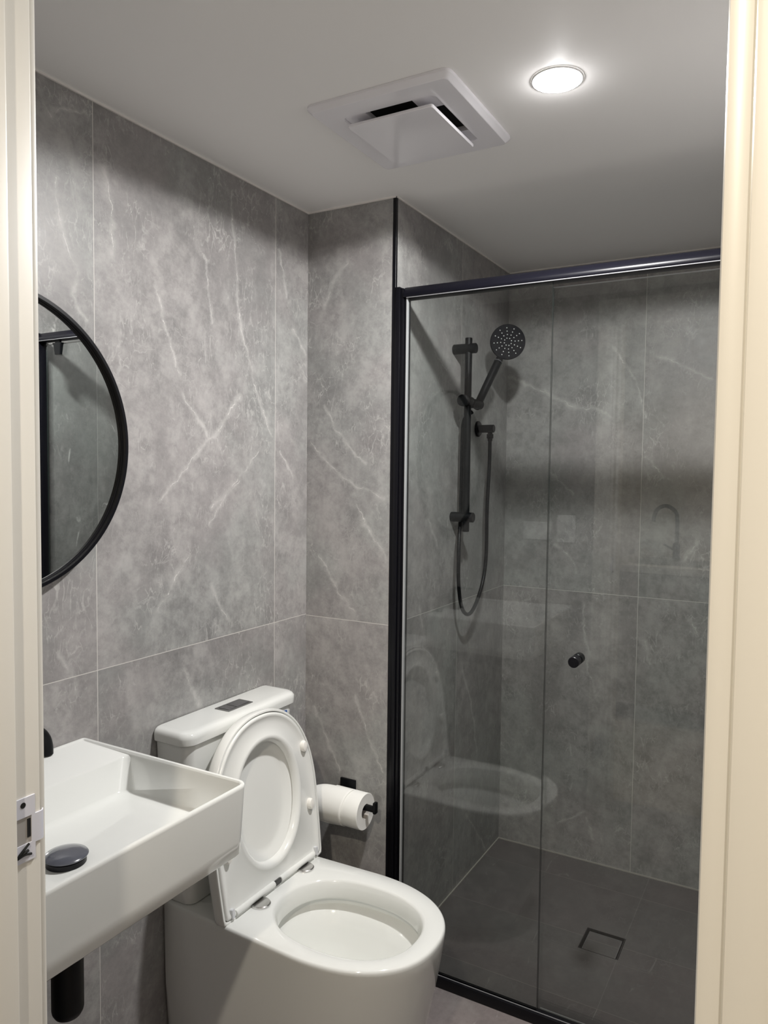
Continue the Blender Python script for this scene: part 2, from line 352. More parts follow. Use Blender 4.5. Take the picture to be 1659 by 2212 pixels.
# ------------------------------------------------------------------ structure: kitchen side (seen only in the glass)
KX0, KX1, KY = -1.3, 2.6, -3.15
KH = 2.42
struct('wall_kitchen_back', box(B(), (KX0, KY-.1, 0), (KX1, KY, KH)), KWALL, smooth=False)
struct('wall_kitchen_left', box(B(), (KX0-.1, KY, 0), (KX0, YK, KH)), KWALL, smooth=False)
struct('wall_kitchen_right', box(B(), (KX1, KY, 0), (KX1+.1, YK, KH)), KWALL, smooth=False)
bm = B(); box(bm, (KX0, YK, 0), (-.10, YK+.09, KH)); box(bm, (XR+.1, YK, 0), (KX1, YK+.09, KH)); box(bm, (-.10, YK, HC+.1), (XR+.1, YK+.09, KH))
struct('wall_kitchen_front', bm, KWALL, smooth=False)
struct('floor_kitchen', box(B(), (KX0, KY, -.06), (KX1, YK, 0)), plain('timber_floor', (.46, .41, .35), .45), smooth=False)
struct('ceiling_kitchen', box(B(), (KX0, KY, KH), (KX1, YK+.09, KH+.08)), CEIL, smooth=False)

# ------------------------------------------------------------------ door frame
df = thing('door_frame', 'cream painted timber frame of the doorway the room is seen through', 'door frame', (.92, YK, 0)); df['kind'] = 'structure'; df.name = 'door_1'
ZH = 2.045
for side, xa, xb in (('l', JL-.028, JL), ('r', JR, JR+.028)):
    obj('jamb', box(B(), (xa, YK-.005, 0), (xb, YF+.001 if side == 'r' else -1.3065, ZH+.028), .003), PAINT, df)
obj('head_jamb', box(B(), (JL, YK-.005, ZH), (JR, YF, ZH+.028), .002), PAINT, df)
obj('door_stop', box(B(), (JL, YK-.005, 0), (JL+.012, -1.3415, ZH), .003), PAINT, df)
obj('door_stop', box(B(), (JR-.012, YK-.005, 0), (JR, -1.3415, ZH), .003), PAINT, df)
obj('door_stop', box(B(), (JL+.012, YK-.005, ZH-.012), (JR-.012, -1.3415, ZH), .002), PAINT, df)
for ya, yb in ((YF, YF+.012), (YK-.016, YK-.004)):
    obj('architrave', box(B(), (JL-.075, ya, 0), (JL-.010, yb, ZH+.08), .004), PAINT, df)
    obj('architrave', box(B(), (JR+(.010 if ya == YF else .022), ya, 0), (min(JR+.075, XR-.001) if ya == YF else JR+.085, yb, ZH+.08), .004), PAINT, df)
    obj('architrave', box(B(), (JL-.010, ya, ZH+.012), (JR+.010, yb, ZH+.08), .004), PAINT, df)
# strike plate: steel plate with a latch hole and a curled lip
sp = thing('strike_plate', 'small zinc strike plate with latch hole let into the cream door jamb', 'strike plate', (JL, -1.327, 1.027))
bm = B(); X0, X1 = JL-.0005, JL+.0014
ya, yb, za, zb = -1.3400, -1.3145, .993, 1.062
hya, hyb, hza, hzb = -1.3365, -1.3185, 1.012, 1.041
for a, b in (((ya, za), (yb, hza)), ((ya, hzb), (yb, zb)), ((ya, hza), (hya, hzb)), ((hyb, hza), (yb, hzb))):
    box(bm, (X0, a[0], a[1]), (X1, b[0], b[1]))
obj('plate', bm, LILAC, sp, smooth=False)
bm = B()
prof = [(JL+.0013, yb), (JL+.0016, -1.3085), (JL+.0005, -1.3045), (JL-.003, -1.3015)]
loops = []
for z in (1.010, 1.041):
    loops.append([Vector((x, y, z)) for x, y in prof] + [Vector((x-.0016, y-.0004, z)) for x, y in prof[::-1]])
loft(bm, loops); bmesh.ops.recalc_face_normals(bm, faces=bm.faces)
obj('lip', bm, LILAC, sp)
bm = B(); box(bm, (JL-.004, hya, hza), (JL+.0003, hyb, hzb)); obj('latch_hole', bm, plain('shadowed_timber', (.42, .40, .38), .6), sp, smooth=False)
bm = B(); box(bm, (JL-.001, -1.3235, 1.018), (JL+.0008, -1.3195, 1.038)); obj('latch_slot', bm, DARK, sp, smooth=False)
obj('screw_hole', lathe(B(), (JL+.001, -1.3285, 1.0545), (1, 0, 0), [(0, .0032), (.0007, .0030)], 20), DARK, sp)
bm = B(); tube(bm, [(JL+.0015, -1.3385, .9985), (JL+.0025, -1.333, 1.004), (JL+.002, -1.3225, 1.0115)], .0013, n=8)
tube(bm, [(JL+.0015, -1.3325, 1.0015), (JL+.0025, -1.327, 1.004), (JL+.002, -1.3235, 1.0045)], .0015, n=8)
tube(bm, [(JL+.0015, -1.337, .9995), (JL+.0025, -1.328, 1.0015), (JL+.002, -1.320, .9995)], .0013, n=8)
obj('screw', bm, DARK, sp)

# ------------------------------------------------------------------ round mirror
mt = thing('round_mirror', 'round wall mirror with thin black metal frame above the basin', 'mirror', (.0, -.976, 1.457))
n = 128; bm = B(); rad = .285
prof = [(.001, rad-.003), (.001, rad), (.029, rad), (.030, rad-.001), (.030, rad-.007), (.029, rad-.008), (.020, rad-.008), (.018, rad-.010), (.010, rad-.012)]
x, y, z = frame_of((1, 0, 0))
rs = [ring(bm, Vector((t, -.976, 1.457)), x, y, r, n=n) for t, r in prof]
for a, b in zip(rs, rs[1:]): bridge(bm, a, b)
bmesh.ops.recalc_face_normals(bm, faces=bm.faces)
obj('frame', bm, BLKF, mt, ang=30)
obj('mirror_glass', lathe(B(), (.004, -.976, 1.457), (1, 0, 0), [(0, rad-.011), (.014, rad-.011)], n), MIR, mt, ang=30)

# ------------------------------------------------------------------ basin
BZ, BB = .853, .724
bx0, bx1, by0, by1 = .001, .438, -1.285, -.786
bs = thing('basin', 'white rectangular wall hung ceramic basin with thin rim beside the doorway', 'basin', (.0, -1.036, BB))
def brr(dx, z, r, back=0): return rrect(bx0+back, bx1-dx, by0+dx, by1-dx, (.006, r, r, .006), z)
bm = B()
def inn(t0, t1, back, z, r): return rrect(back, bx1-t0, by0+t1, by1-t1, r, z)
loops = [brr(.020, BB, .018), brr(.010, BB+.001, .020), brr(.006, BB+.005, .022), brr(.0045, BB+.03, .022), brr(.0005, BZ-.006, .020), brr(.0005, BZ-.002, .020), brr(.002, BZ, .019),
         rrect(bx0+.004, bx1-.007, by0+.007, by1-.007, (.004, .014, .014, .004), BZ), rrect(bx0+.006, bx1-.0085, by0+.0085, by1-.0085, (.004, .013, .013, .004), BZ-.002)]
# ledge for the tap (a shallow step down), then the bowl
lp2 = rrect(bx0+.007, bx1-.009, by0+.009, by1-.009, (.004, .013, .013, .004), BZ-.003)
loops.append(lp2)
rs = loft(bm, loops, (True, False))
led = [bm.verts.new(p) for p in rrect(.134, bx1-.0095, by0+.0095, by1-.0095, (.010, .013, .013, .010), BZ-.006)]
bridge(bm, rs[-1], led)
prev = led
for p in (rrect(.138, bx1-.011, by0+.011, by1-.0115, .014, BZ-.011), rrect(.148, bx1-.022, by0+.022, by1-.022, .024, BZ-.066), rrect(.152, bx1-.028, by0+.028, by1-.028, .028, BZ-.070),
          rrect(.160, bx1-.040, by0+.042, by1-.042, .03, BZ-.0725), rrect(.20, bx1-.10, by0+.16, by1-.16, .04, BZ-.0755), rrect(.24, bx1-.135, by0+.21, by1-.20, .02, BZ-.0765)):
    cur = [bm.verts.new(q) for q in p]; bridge(bm, prev, cur); prev = cur
cap(bm, prev)
bmesh.ops.recalc_face_normals(bm, faces=bm.faces)
obj('bowl', bm, CER, bs, ang=50)
PL = Vector((.272, -1.040, BZ-.0765))
wp = thing('basin_plug', 'black dome shaped pop-up waste plug sitting in the white basin', 'plug', PL)
obj('waste_collar', lathe(B(), PL+Vector((0, 0, .0005)), (0, 0, 1), [(0, .031), (.008, .031), (.010, .028)], 48), BLKF, wp)
DOME = plain('black_dome_ceiling_sheen', (.075, .08, .10), .22, coat=.6)  # black dome; grey-blue ceiling reflection is painted into its base colour
obj('dome', lathe(B(), PL+Vector((0, 0, .011)), (0, 0, 1), [(0, .030), (.0005, .0335), (.002, .0342), (.004, .0325), (.0065, .024), (.0085, .012), (.0092, .001)], 48), DOME, wp)
bt = thing('bottle_trap', 'matte black bottle trap hanging under the white basin', 'trap', (.272, -1.040, .52))
obj('bottle', lathe(B(), (.272, -1.040, .520), (0, 0, 1), [(0, .005), (.001, .015), (.005, .0205), (.011, .0238), (.016, .0248), (.150, .0248), (.153, .022)], 40), BLK, bt)
obj('tail_pipe', cyl(B(), (.272, -1.040, .66), (.272, -1.040, BB-.001), .016), BLK, bt)
obj('outlet_pipe', cyl(B(), (.250, -1.040, .640), (.001, -1.040, .640), .016), BLK, bt)
obj('wall_flange', lathe(B(), (.001, -1.040, .640), (1, 0, 0), [(0, .030), (.004, .030), (.007, .018)]), BLK, bt)
tp = thing('basin_mixer_tap', 'matte black tap with curved spout at the back edge of the basin', 'tap', (.022, -.95, BZ))
obj('spout', tube(B(), [(.0142, -.886, BZ-.0005), (.0142, -.8865, BZ+.014), (.0145, -.892, BZ+.032), (.016, -.906, BZ+.047), (.021, -.930, BZ+.0545), (.030, -.962, BZ+.055), (.034, -.985, BZ+.055)], .0132, n=24), BLK, tp, ang=60)
obj('body', lathe(B(), (.034, -.995, BZ-.004), (0, 0, 1), [(0, .022), (.004, .024), (.080, .024), (.083, .020)]), BLK, tp)
obj('lever', box(B(), (.030, -1.003, BZ+.080), (.110, -.987, BZ+.088), .003), BLK, tp)

# ------------------------------------------------------------------ toilet
TY = -.403
tl = thing('toilet', 'white back-to-wall close coupled toilet with its seat and lid raised', 'toilet', (.3, TY, 0))
CX = .42
def ray_outline(poly, c, angs):
    out = []
    for a in angs:
        d = Vector((math.cos(a), math.sin(a))); best = None
        for i in range(len(poly)):
            p, q = poly[i], poly[(i+1) % len(poly)]
            e = q-p; den = d.x*e.y-d.y*e.x
            if abs(den) < 1e-12: continue
            t = ((p.x-c.x)*e.y-(p.y-c.y)*e.x)/den; s = ((p.x-c.x)*d.y-(p.y-c.y)*d.x)/den
            if t > 0 and -1e-6 <= s <= 1+1e-6: best = t if best is None else max(best, t)
        out.append(c + d*(best or .01))
    return out
def dshape(xb, xf, hb, hw, xm, cy=TY, rb=.012, ex=2.25):
    pts = []
    for i in range(61):       # front half ellipse from -hw to +hw
        a = -PI/2 + PI*i/60
        s, c_ = math.sin(a), math.cos(a)
        pts.append(Vector((xm + (xf-xm)*abs(c_)**(2/ex), cy + hw*math.copysign(abs(s)**(2/ex), s))))
    pts.append(Vector(((xm+xb)*.5, cy + (hw*.45+hb*.55))))
    for i in range(7):
        a = PI/2*i/6
        pts.append(Vector((xb+rb-rb*math.sin(a), cy+hb-rb+rb*math.cos(a))))
    for i in range(7):
        a = PI/2*i/6
        pts.append(Vector((xb+rb-rb*math.cos(a), cy-hb+rb-rb*math.sin(a))))
    pts.append(Vector(((xm+xb)*.5, cy - (hw*.45+hb*.55))))
    return pts
NA = 160
C0 = Vector((CX, TY))
angs = sorted([2*PI*i/NA for i in range(NA)] + [PI-math.atan2(s*.165, CX-.003) for s in (1, -1)] + [PI-math.atan2(s*.168, CX-.008) for s in (1, -1)])
angs = [a % (2*PI) for a in angs]; angs.sort()
def lp(poly, z): return [Vector((p.x, p.y, z)) for p in ray_outline(poly, C0, angs)]
RZ = .402
levels = [(.0, .530, .150, .150, .28), (.010, .535, .153, .154, .28), (.10, .572, .163, .168, .30), (.20, .600, .170, .179, .33), (.30, .619, .172, .185, .36), (.365, .629, .173, .1865, .38),
          (RZ-.012, .632, .1735, .1875, .385), (RZ-.006, .6315, .1735, .1873, .385), (RZ-.002, .630, .172, .1855, .385), (RZ, .626, .169, .1825, .385)]
bm = B()
loops = [lp(dshape(.002, xf, hb, hw, xm), z) for z, xf, hb, hw, xm in levels]
ic = Vector((.412, -.409))
def hole(ax, by, z, cx=ic.x, cy=ic.y, ex=2.3):
    out = []
    for a in angs:
        c_, s = math.cos(a), math.sin(a); k = (abs(c_/ax)**ex + abs(s/by)**ex)**(-1/ex)
        out.append(Vector((cx+k*c_, cy+k*s, z)))
    return out
loops += [hole(.178, .140, RZ), hole(.174, .136, RZ-.002), hole(.171, .133, RZ-.006), hole(.168, .130, RZ-.020), hole(.165, .127, RZ-.040), hole(.166, .128, RZ-.044), hole(.180, .142, RZ-.047), hole(.182, .144, RZ-.066),
          hole(.168, .128, RZ-.080, ic.x-.002), hole(.150, .112, RZ-.110, ic.x-.008), hole(.128, .094, RZ-.145, ic.x-.018), hole(.100, .076, RZ-.175, ic.x-.035), hole(.070, .058, RZ-.195, ic.x-.05), hole(.045, .042, RZ-.215, ic.x-.055)]
loft(bm, loops); bmesh.ops.recalc_face_normals(bm, faces=bm.faces)
bowl = obj('bowl', bm, CER, tl, ang=50)
obj('water', lathe(B(), (ic.x-.055, ic.y, RZ-.200), (0, 0, 1), [(0, .045), (.0005, .045)], 40), plain('still_water', (.70, .72, .70), .02), tl)
# cistern
bm = B(); tc = -.3925
def tr(dx, hy, r, z): return rrect(.003, dx, tc-hy, tc+hy, (.004, r, r, .004), z)
loft(bm, [tr(.082, .172, .020, RZ+.0005), tr(.086, .176, .024, RZ+.004), tr(.088, .180, .026, RZ+.03), tr(.100, .200, .028, .778), tr(.100, .200, .028, .7845)])
obj('cistern', bm, CER, tl, ang=40)
bm = B()
loft(bm, [tr(.098, .198, .028, .787), tr(.105, .205, .030, .7872), tr(.108, .208, .032, .790), tr(.109, .209, .032, .803), tr(.108, .208, .031, .810), tr(.104, .204, .030, .8155), tr(.097, .198, .026, .8185), tr(.086, .188, .022, .8195)])
cl = obj('cistern_lid', bm, CER, tl, ang=40)
fb = obj('flush_plate', box(B(), (.030, -.428, .8196), (.076, -.336, .8215), .0010), STEELB, cl)
fb['label'] = 'brushed steel flush plate'
for ya, yb in ((-.421, -.394), (-.391, -.343)):
    q = obj('flush_button', box(B(), (.036, ya, .8216), (.070, yb, .8228), .0010), plain('dark_brushed_button', (.30, .30, .31), .35, metal=.9), cl)
st = obj('sticker', box(B(), (.0985, -.262, .745), (.1003, -.222, .7800), .0004, 1), plain('white_sticker', (.85, .87, .88), .4), tl)
bm = B(); a = [(.1005, -.248, .7620), (.1005, -.224, .7620), (.1005, -.226, .7740), (.1005, -.238, .7750)]
loft(bm, [[Vector(p) for p in a], [Vector((p[0]+.0003, p[1], p[2])) for p in a]]); bmesh.ops.recalc_face_normals(bm, faces=bm.faces)
obj('sticker_print', bm, BLUE, st, smooth=False)
# side inspection cap on the pan's flank
bm = B(); lathe(bm, (.115, TY-.1700, .285), (0, -1, 0), [(0, .022), (.002, .021), (.003, .012)], 32)
for v in bm.verts: v.co.z = .285 + (v.co.z-.285)*1.25
obj('side_cap', bm, plain('grey_side_cap', (.56, .53, .53), .3), tl)

# seat and lid, leaning back on the cistern
H0 = Vector((.203, -.396, RZ+.014)); VU = Vector((-.052, 0, .385)).normalized(); NN = Vector((VU.z, 0, -VU.x))
def SP(s, y, n_): return H0 + VU*s + Vector((0, y, 0)) + NN*n_
def seat_outline(grow=0.0, s0=.0, base=.183, wide=.190, top=.402, sm=.165, ex=2.25, N=28, rb=.010):
    pts = []
    for i in range(2*N+1):
        a = PI*i/(2*N)
        pts.append(((wide+grow)*math.copysign(abs(math.cos(a))**(2/ex), math.cos(a)), sm + (top+grow-sm)*abs(math.sin(a))**(2/ex)))
    b = base+grow; z0 = s0-grow
    pts.append((-(b+wide+grow)/2-.001, sm*.5)); 
    for i in range(5):
        a = PI/2*i/4; pts.append((-b+rb-rb*math.cos(a), z0+rb-rb*math.sin(a)))
    for i in range(5):
        a = PI/2*i/4; pts.append((b-rb+rb*math.sin(a), z0+rb-rb*math.cos(a)))
    pts.append(((b+wide+grow)/2+.001, sm*.5))
    return [Vector(p) for p in pts]
SCN = Vector((0, .19)); NS = 144
sang = [2*PI*i/NS for i in range(NS)] + [math.atan2(-.197, .183), math.atan2(-.197, -.183), math.atan2(-.193, .182), math.atan2(-.193, -.182)]
sang = sorted(a % (2*PI) for a in sang)
def so(g): return ray_outline(seat_outline(g, s0=-.007), SCN, sang)
def sh(ay, as_, ex=2.1, cs=.193):
    ay *= 1.07; as_ *= 1.035
    out = []
    for a in sang:
        c_, s = math.cos(a), math.sin(a)
        ayy = ay*(1+.02*s) ; k = (abs(c_/ayy)**ex + abs(s/as_)**ex)**(-1/ex)
        out.append(Vector((k*c_ + .004, cs + k*s)))
    return out
def L3(pts, n_): return [SP(p.y, p.x, n_) for p in pts]
bm = B()
ringl = [L3(so(-.002), -.017), L3(so(0), -.014), L3(so(0), -.003), L3(so(-.002), -.0008), L3(so(-.005), 0), L3(so(-.009), -.0015), L3(so(-.013), -.004), L3(so(-.022), -.0055),
         L3(sh(.124, .158), -.0045), L3(sh(.118, .152), -.001), L3(sh(.114, .148), 0), L3(sh(.109, .143), -.001), L3(sh(.105, .139), -.005), L3(sh(.101, .135), -.012), L3(sh(.101, .135), -.017)]
rs = loft(bm, ringl, (False, False)); bridge(bm, rs[-1], rs[0])
bmesh.ops.recalc_face_normals(bm, faces=bm.faces)
seat = obj('seat', bm, PLA, tl, ang=45)
bm = B()
lidl = [L3(sh(.05, .08), -.0320), L3(sh(.074, .108), -.0315), L3(sh(.088, .122), -.0295), L3(sh(.100, .134), -.0200), L3(sh(.108, .143), -.0185), L3(so(-.006), -.0185), L3(so(.0015), -.0175), L3(so(.0022), -.004), L3(so(.0035), -.0025), L3(so(.007), -.0028), L3(so(.0085), -.005),
        L3(so(.0085), -.026), L3(so(.006), -.032), L3(so(-.002), -.036), L3(so(-.02), -.0385), L3(sh(.05, .06), -.041)]
loft(bm, lidl); bmesh.ops.recalc_face_normals(bm, faces=bm.faces)
lid = obj('lid', bm, PLA, tl, ang=45)
for s, y in ((.279, .157), (.128, .160), (.279, -.157), (.128, -.160)):
    bm = B(); x_, y_, z_ = Vector((0, 1, 0)), VU, NN
    rr_ = [(-.005, .0105, .0145), (.002, .0105, .0145), (.0055, .0085, .012), (.0070, .004, .006)]
    q = [ring(bm, SP(s, y, t), x_, y_, a, b, 28) for t, a, b in rr_]
    for a, b in zip(q, q[1:]): bridge(bm, a, b)
    cap(bm, q[-1]); bmesh.ops.recalc_face_normals(bm, faces=bm.faces)
    obj('bumper', bm, plain('cream_rubber', (.82, .80, .76), .35), seat)
# hinge barrel, end blocks, steel hinge discs
def lobox(bm, s0, s1, y0, y1, n0, n1, bev=.001):
    cs = [SP(s, y, n_) for s in (s0, s1) for y in (y0, y1) for n_ in (n0, n1)]
    k = len(bm.verts); r = bmesh.ops.create_cube(bm, size=1); 
    for v in r['verts']:
        v.co = SP(s0 if v.co.z < 0 else s1, y0 if v.co.y < 0 else y1, n0 if v.co.x < 0 else n1)
    bmesh.ops.bevel(bm, geom=list({e for v in r['verts'] for e in v.link_edges}), offset=bev, segments=2, affect='EDGES'); return bm
obj('hinge_barrel', cyl(B(), SP(-.001, -.152, -.003), SP(-.001, -.012, -.003), .0075, .001, 24), PLA, seat)
obj('hinge_barrel', cyl(B(), SP(-.001, .012, -.003), SP(-.001, .152, -.003), .0075, .001, 24), PLA, seat)
obj('hinge_slot', lobox(B(), -.007, .005, -.011, .011, -.008, .002), plain('grey_hinge_slot', (.05, .05, .05), .4), seat)
for y in (-.163, .163):
    obj('hinge_block', lobox(B(), -.006, .014, y-.005, y+.005, -.006, .003), plain('pale_grey_plastic', (.62, .63, .65), .3), seat)
for y, x in ((-.292, .208), (-.474, .213)):
    obj('hinge_disc', lathe(B(), (x, y, RZ+.0003), (0, 0, 1), [(0, .0235), (.003, .0235), (.005, .0215), (.0055, .012)], 40), STEEL, tl)

# ------------------------------------------------------------------ toilet paper on its holder
th = thing('toilet_roll_holder', 'matte black toilet roll holder fixed to the tiled wall beside the toilet', 'toilet roll holder', (.155, 0, .5))
obj('back_plate', box(B(), (.130, -.008, .466), (.181, -.0003, .520), .002), BLK, th)
obj('arm', box(B(), (.140, -.074, .481), (.153, -.006, .494), .002), BLK, th)
obj('bar', box(B(), (.140, -.076, .4765), (.289, -.064, .4920), .002), BLK, th)
obj('bar_end', box(B(), (.280, -.078, .473), (.2895, -.062, .505), .003), BLK, th)
RC = Vector((.0, -.070, .4715)); ro, ri = .0495, .0210
tr_ = thing('toilet_roll', 'white toilet paper roll with a loose end hanging on the black holder', 'toilet paper', (.2, -.07, .4655))
def xring(bm, x, r, n=64, jit=0):
    return [bm.verts.new((x, RC.y + r*math.cos(2*PI*i/n), RC.z + r*math.sin(2*PI*i/n))) for i in range(n)]
bm = B(); x0, x1 = .150, .2545
q = [xring(bm, x, r) for x, r in ((x0, ri), (x0, ro-.001), (x0+.001, ro), (x1-.001, ro), (x1, ro-.001), (x1-.0008, ro*.75), (x1, ri), (x0, ri-.0001))]
for a, b in zip(q, q[1:]): bridge(bm, a, b)
bmesh.ops.recalc_face_normals(bm, faces=bm.faces)
obj('paper', bm, PAPER, tr_)
bm = B(); q = [xring(bm, x, r) for x, r in ((x0, ri-.0002), (x1-.0005, ri-.0002), (x1-.0005, ri-.0012), (x0, ri-.0012))]
for a, b in zip(q+[q[0]], q[1:]+[q[0]]): bridge(bm, a, b)
bmesh.ops.recalc_face_normals(bm, faces=bm.faces)
obj('cardboard_core', bm, plain('cardboard', (.52, .50, .47), .8), tr_)
# loose outer wrap, slipped sideways to the left with a folded free edge
bm = B(); rows = []
NR = 36
def sheet_pt(t, s):
    a = math.radians(84 + (104 + 74*s)*t)              # over the top and down the front; free end runs diagonally
    x = .086 + .008*(1-math.sin(min(1, .25+t)*PI/2)) + (.208-.086-.010*t)*s
    R = ro + .0012 + .0008*math.sin(8*s+4*t)*(1-s) - .013*(1-s)**4*(1-t) + .007*(1-s)**2*t**2
    return Vector((x, RC.y + R*math.cos(a), RC.z + R*math.sin(a)))
for i in range(NR+1):
    rows.append([bm.verts.new(sheet_pt(i/NR, j/16)) for j in range(17)])
for a, b in zip(rows, rows[1:]):
    for j in range(16): bm.faces.new((a[j], a[j+1], b[j+1], b[j]))
o = obj('loose_sheet', bm, PAPER, tr_, ang=80)
so_ = o.modifiers.new('thickness', 'SOLIDIFY'); so_.thickness = .0008
bm = B(); rows = []
for i in range(7):                                   # doubled free edge hanging just below the diagonal end
    t = i/6
    rows.append([bm.verts.new(sheet_pt(1.0, j/12*.97) + Vector((.001*t, .0012+.010*t*t, -.0005-(.013-.010*j/12)*t))) for j in range(13)])
for a, b in zip(rows, rows[1:]):
    for j in range(12): bm.faces.new((a[j], a[j+1], b[j+1], b[j]))
o = obj('folded_edge', bm, PAPER, tr_, ang=80); so_ = o.modifiers.new('thickness', 'SOLIDIFY'); so_.thickness = .0008

# ------------------------------------------------------------------ exhaust fan
FX0, FX1, FY0, FY1 = .362, .686, -.527, -.188
ef = thing('exhaust_fan', 'square white ceiling exhaust fan cover with a dropped centre plate', 'exhaust fan', (.52, -.36, HC))
bm = B()
def fr(i, r, z): return rrect(FX0+i, FX1-i, FY0+i, FY1-i, r, z)
FH = .058
loops = [fr(0, .018, HC-.0003), fr(0, .016, HC-.005), fr(.0008, .016, HC-.0065), fr(.0085, .012, HC-.0142), fr(.0100, .011, HC-.0150), fr(FH-.002, .012, HC-.0150), fr(FH, .012, HC-.0135), fr(FH+.002, .010, HC-.0004)]
loft(bm, loops, (True, False)); bmesh.ops.recalc_face_normals(bm, faces=bm.faces)
obj('surround', bm, FANP, ef, ang=12)
bm = B(); loft(bm, [fr(FH+.003, .010, HC-.0012), fr(FH+.003, .010, HC-.0006)]); bmesh.ops.recalc_face_normals(bm, faces=bm.faces)
obj('grille_opening', bm, DARK, ef, smooth=False)
for a, b in (((FX0+FH, FY0+FH), (FX0+FH+.05, FY0+FH+.05)), ((FX1-FH-.05, FY0+FH), (FX1-FH, FY0+FH+.05)), ((FX0+FH, FY1-FH-.05), (FX0+FH+.05, FY1-FH)), ((FX1-FH-.05, FY1-FH-.05), (FX1-FH, FY1-FH))):
    obj('corner_support', box(B(), (a[0], a[1], HC-.0115), (b[0], b[1], HC-.001)), FANP, ef)
bm = B(); ci = FH+.006
loft(bm, [fr(ci+.002, .006, HC-.0245), fr(ci, .006, HC-.026), fr(ci, .006, HC-.030), fr(ci+.0015, .006, HC-.0315), fr(ci+.02, .004, HC-.0318)]); bmesh.ops.recalc_face_normals(bm, faces=bm.faces)
obj('centre_plate', bm, FANP, ef, ang=12)

# ------------------------------------------------------------------ downlight
dl = thing('downlight', 'round glowing recessed downlight in the ceiling right of the exhaust fan', 'downlight', DL)
bm = B(); x, y, z = Vector((1, 0, 0)), Vector((0, 1, 0)), Vector((0, 0, 1))
q = [ring(bm, Vector((DL.x, DL.y, HC-t)), x, y, r, n=64) for t, r in ((.0002, .0490), (.0015, .0485), (.0025, .0470), (.0025, .0462), (.0005, .0460))]
for a, b in zip(q, q[1:]): bridge(bm, a, b)
bmesh.ops.recalc_face_normals(bm, faces=bm.faces)
obj('trim_ring', bm, plain('white_trim', (.85, .85, .85), .4), dl)
obj('diffuser', lathe(B(), (DL.x, DL.y, HC-.0028), (0, 0, 1), [(0, .0450), (.0008, .0460), (.002, .0460)], 64), LED, dl)

# ------------------------------------------------------------------ shower screen
RT, RB = 1.908, 1.879
ss = thing('shower_screen', 'black framed glass shower screen with fixed pane next to the toilet', 'shower screen', (.8, .015, 0))
bm = B(); box(bm, (W+.0013, -.004, .0), (W+.016, .034, RT+.001), .001); box(bm, (W+.016, .000, .0), (W+.026, .030, RT-.003), .001); box(bm, (W+.026, .003, .03), (W+.034, .028, RB), .001)
obj('wall_channel', bm, BLKF, ss)
bm = B(); box(bm, (XR-.045, -.004, .0), (XR-.0003, .034, RT+.001), .001)
obj('wall_channel', bm, BLKF, ss)
bm = B()
prof = [(-.003, RB+.001), (-.004, RB+.003), (-.004, RB+.010), (-.0030, RB+.0125), (.0075, RT-.001), (.010, RT), (.038, RT), (.042, RT-.004), (.042, RB), (.0, RB)]
loft(bm, [[Vector((xx, p[0], p[1])) for p in prof] for xx in (W+.026, XR-.045)]); bmesh.ops.recalc_face_normals(bm, faces=bm.faces)
obj('top_rail', bm, plain('satin_black_rail', (.003, .003, .006), .34, spec=.25), ss, ang=50)
bm = B(); box(bm, (W+.016, -.006, .0002), (XR-.045, .018, .030), .0015); box(bm, (.724, .018, .0002), (XR-.045, .045, .010), .001)
obj('bottom_rail', bm, BLKF, ss)
bm = B()
for yy in (.022, .029, .036): box(bm, (.726, yy, .010), (XR-.046, yy+.002, .019))
obj('door_guide', bm, plain('grey_guide', (.42, .42, .43), .35), ss, smooth=False)
def pane(name, x0, x1, y, z0, z1, par, t=.005):
    bm = box(B(), (x0, y-t/2, z0), (x1, y+t/2, z1)); bm.normal_update()
    for f in bm.faces: f.material_index = 0 if abs(f.normal.y) > .5 else 1
    return obj(name, bm, [GLASS, GEDGE], par, smooth=False)
pane('fixed_pane', W+.034, .7255, .008, .030, RB+.001, ss)
obj('seal', box(B(), (W+.034, .001, .030), (W+.037, .0115, RB-.001)), SEAL, ss, smooth=False)
obj('seal', box(B(), (W+.036, -.0035, RB-.0016), (XR-.046, .0005, RB+.0002)), plain('thin_grey_seal', (.20, .20, .21), .45, spec=.2), ss, smooth=False)
obj('seal', box(B(), (W+.036, .0005, .0300), (XR-.046, .0030, .0310)), plain('thin_grey_gasket', (.22, .22, .23), .4), ss, smooth=False)
sd = thing('sliding_shower_door', 'clear sliding glass shower door with small black round knob', 'shower door', (1.0, .027, .02))
pane('glass_panel', .722, 1.243, .027, .012, RB-.012, sd)
obj('top_edge', box(B(), (.722, .0235, RB-.0125), (1.243, .0305, RB-.0110)), SEAL, sd, smooth=False)
for ya, yb in ((-.004, .024), (.030, .056)):
    bm = B(); cyl(bm, (.801, ya, .948), (.801, yb, .948), .0135, .0012, 40)
    obj('knob', bm, BLKF, sd, ang=30)
bm = B(); loft(bm, [rrect(1.148, 1.176, .010, .022, .002, 1.826), rrect(1.142, 1.182, .008, .023, .003, 1.860), rrect(1.138, 1.188, .008, .023, .003, 1.868)]); bmesh.ops.recalc_face_normals(bm, faces=bm.faces)
box(bm, (1.150, .012, 1.868), (1.176, .020, RB))
obj('roller_bracket', bm, BLK, sd)

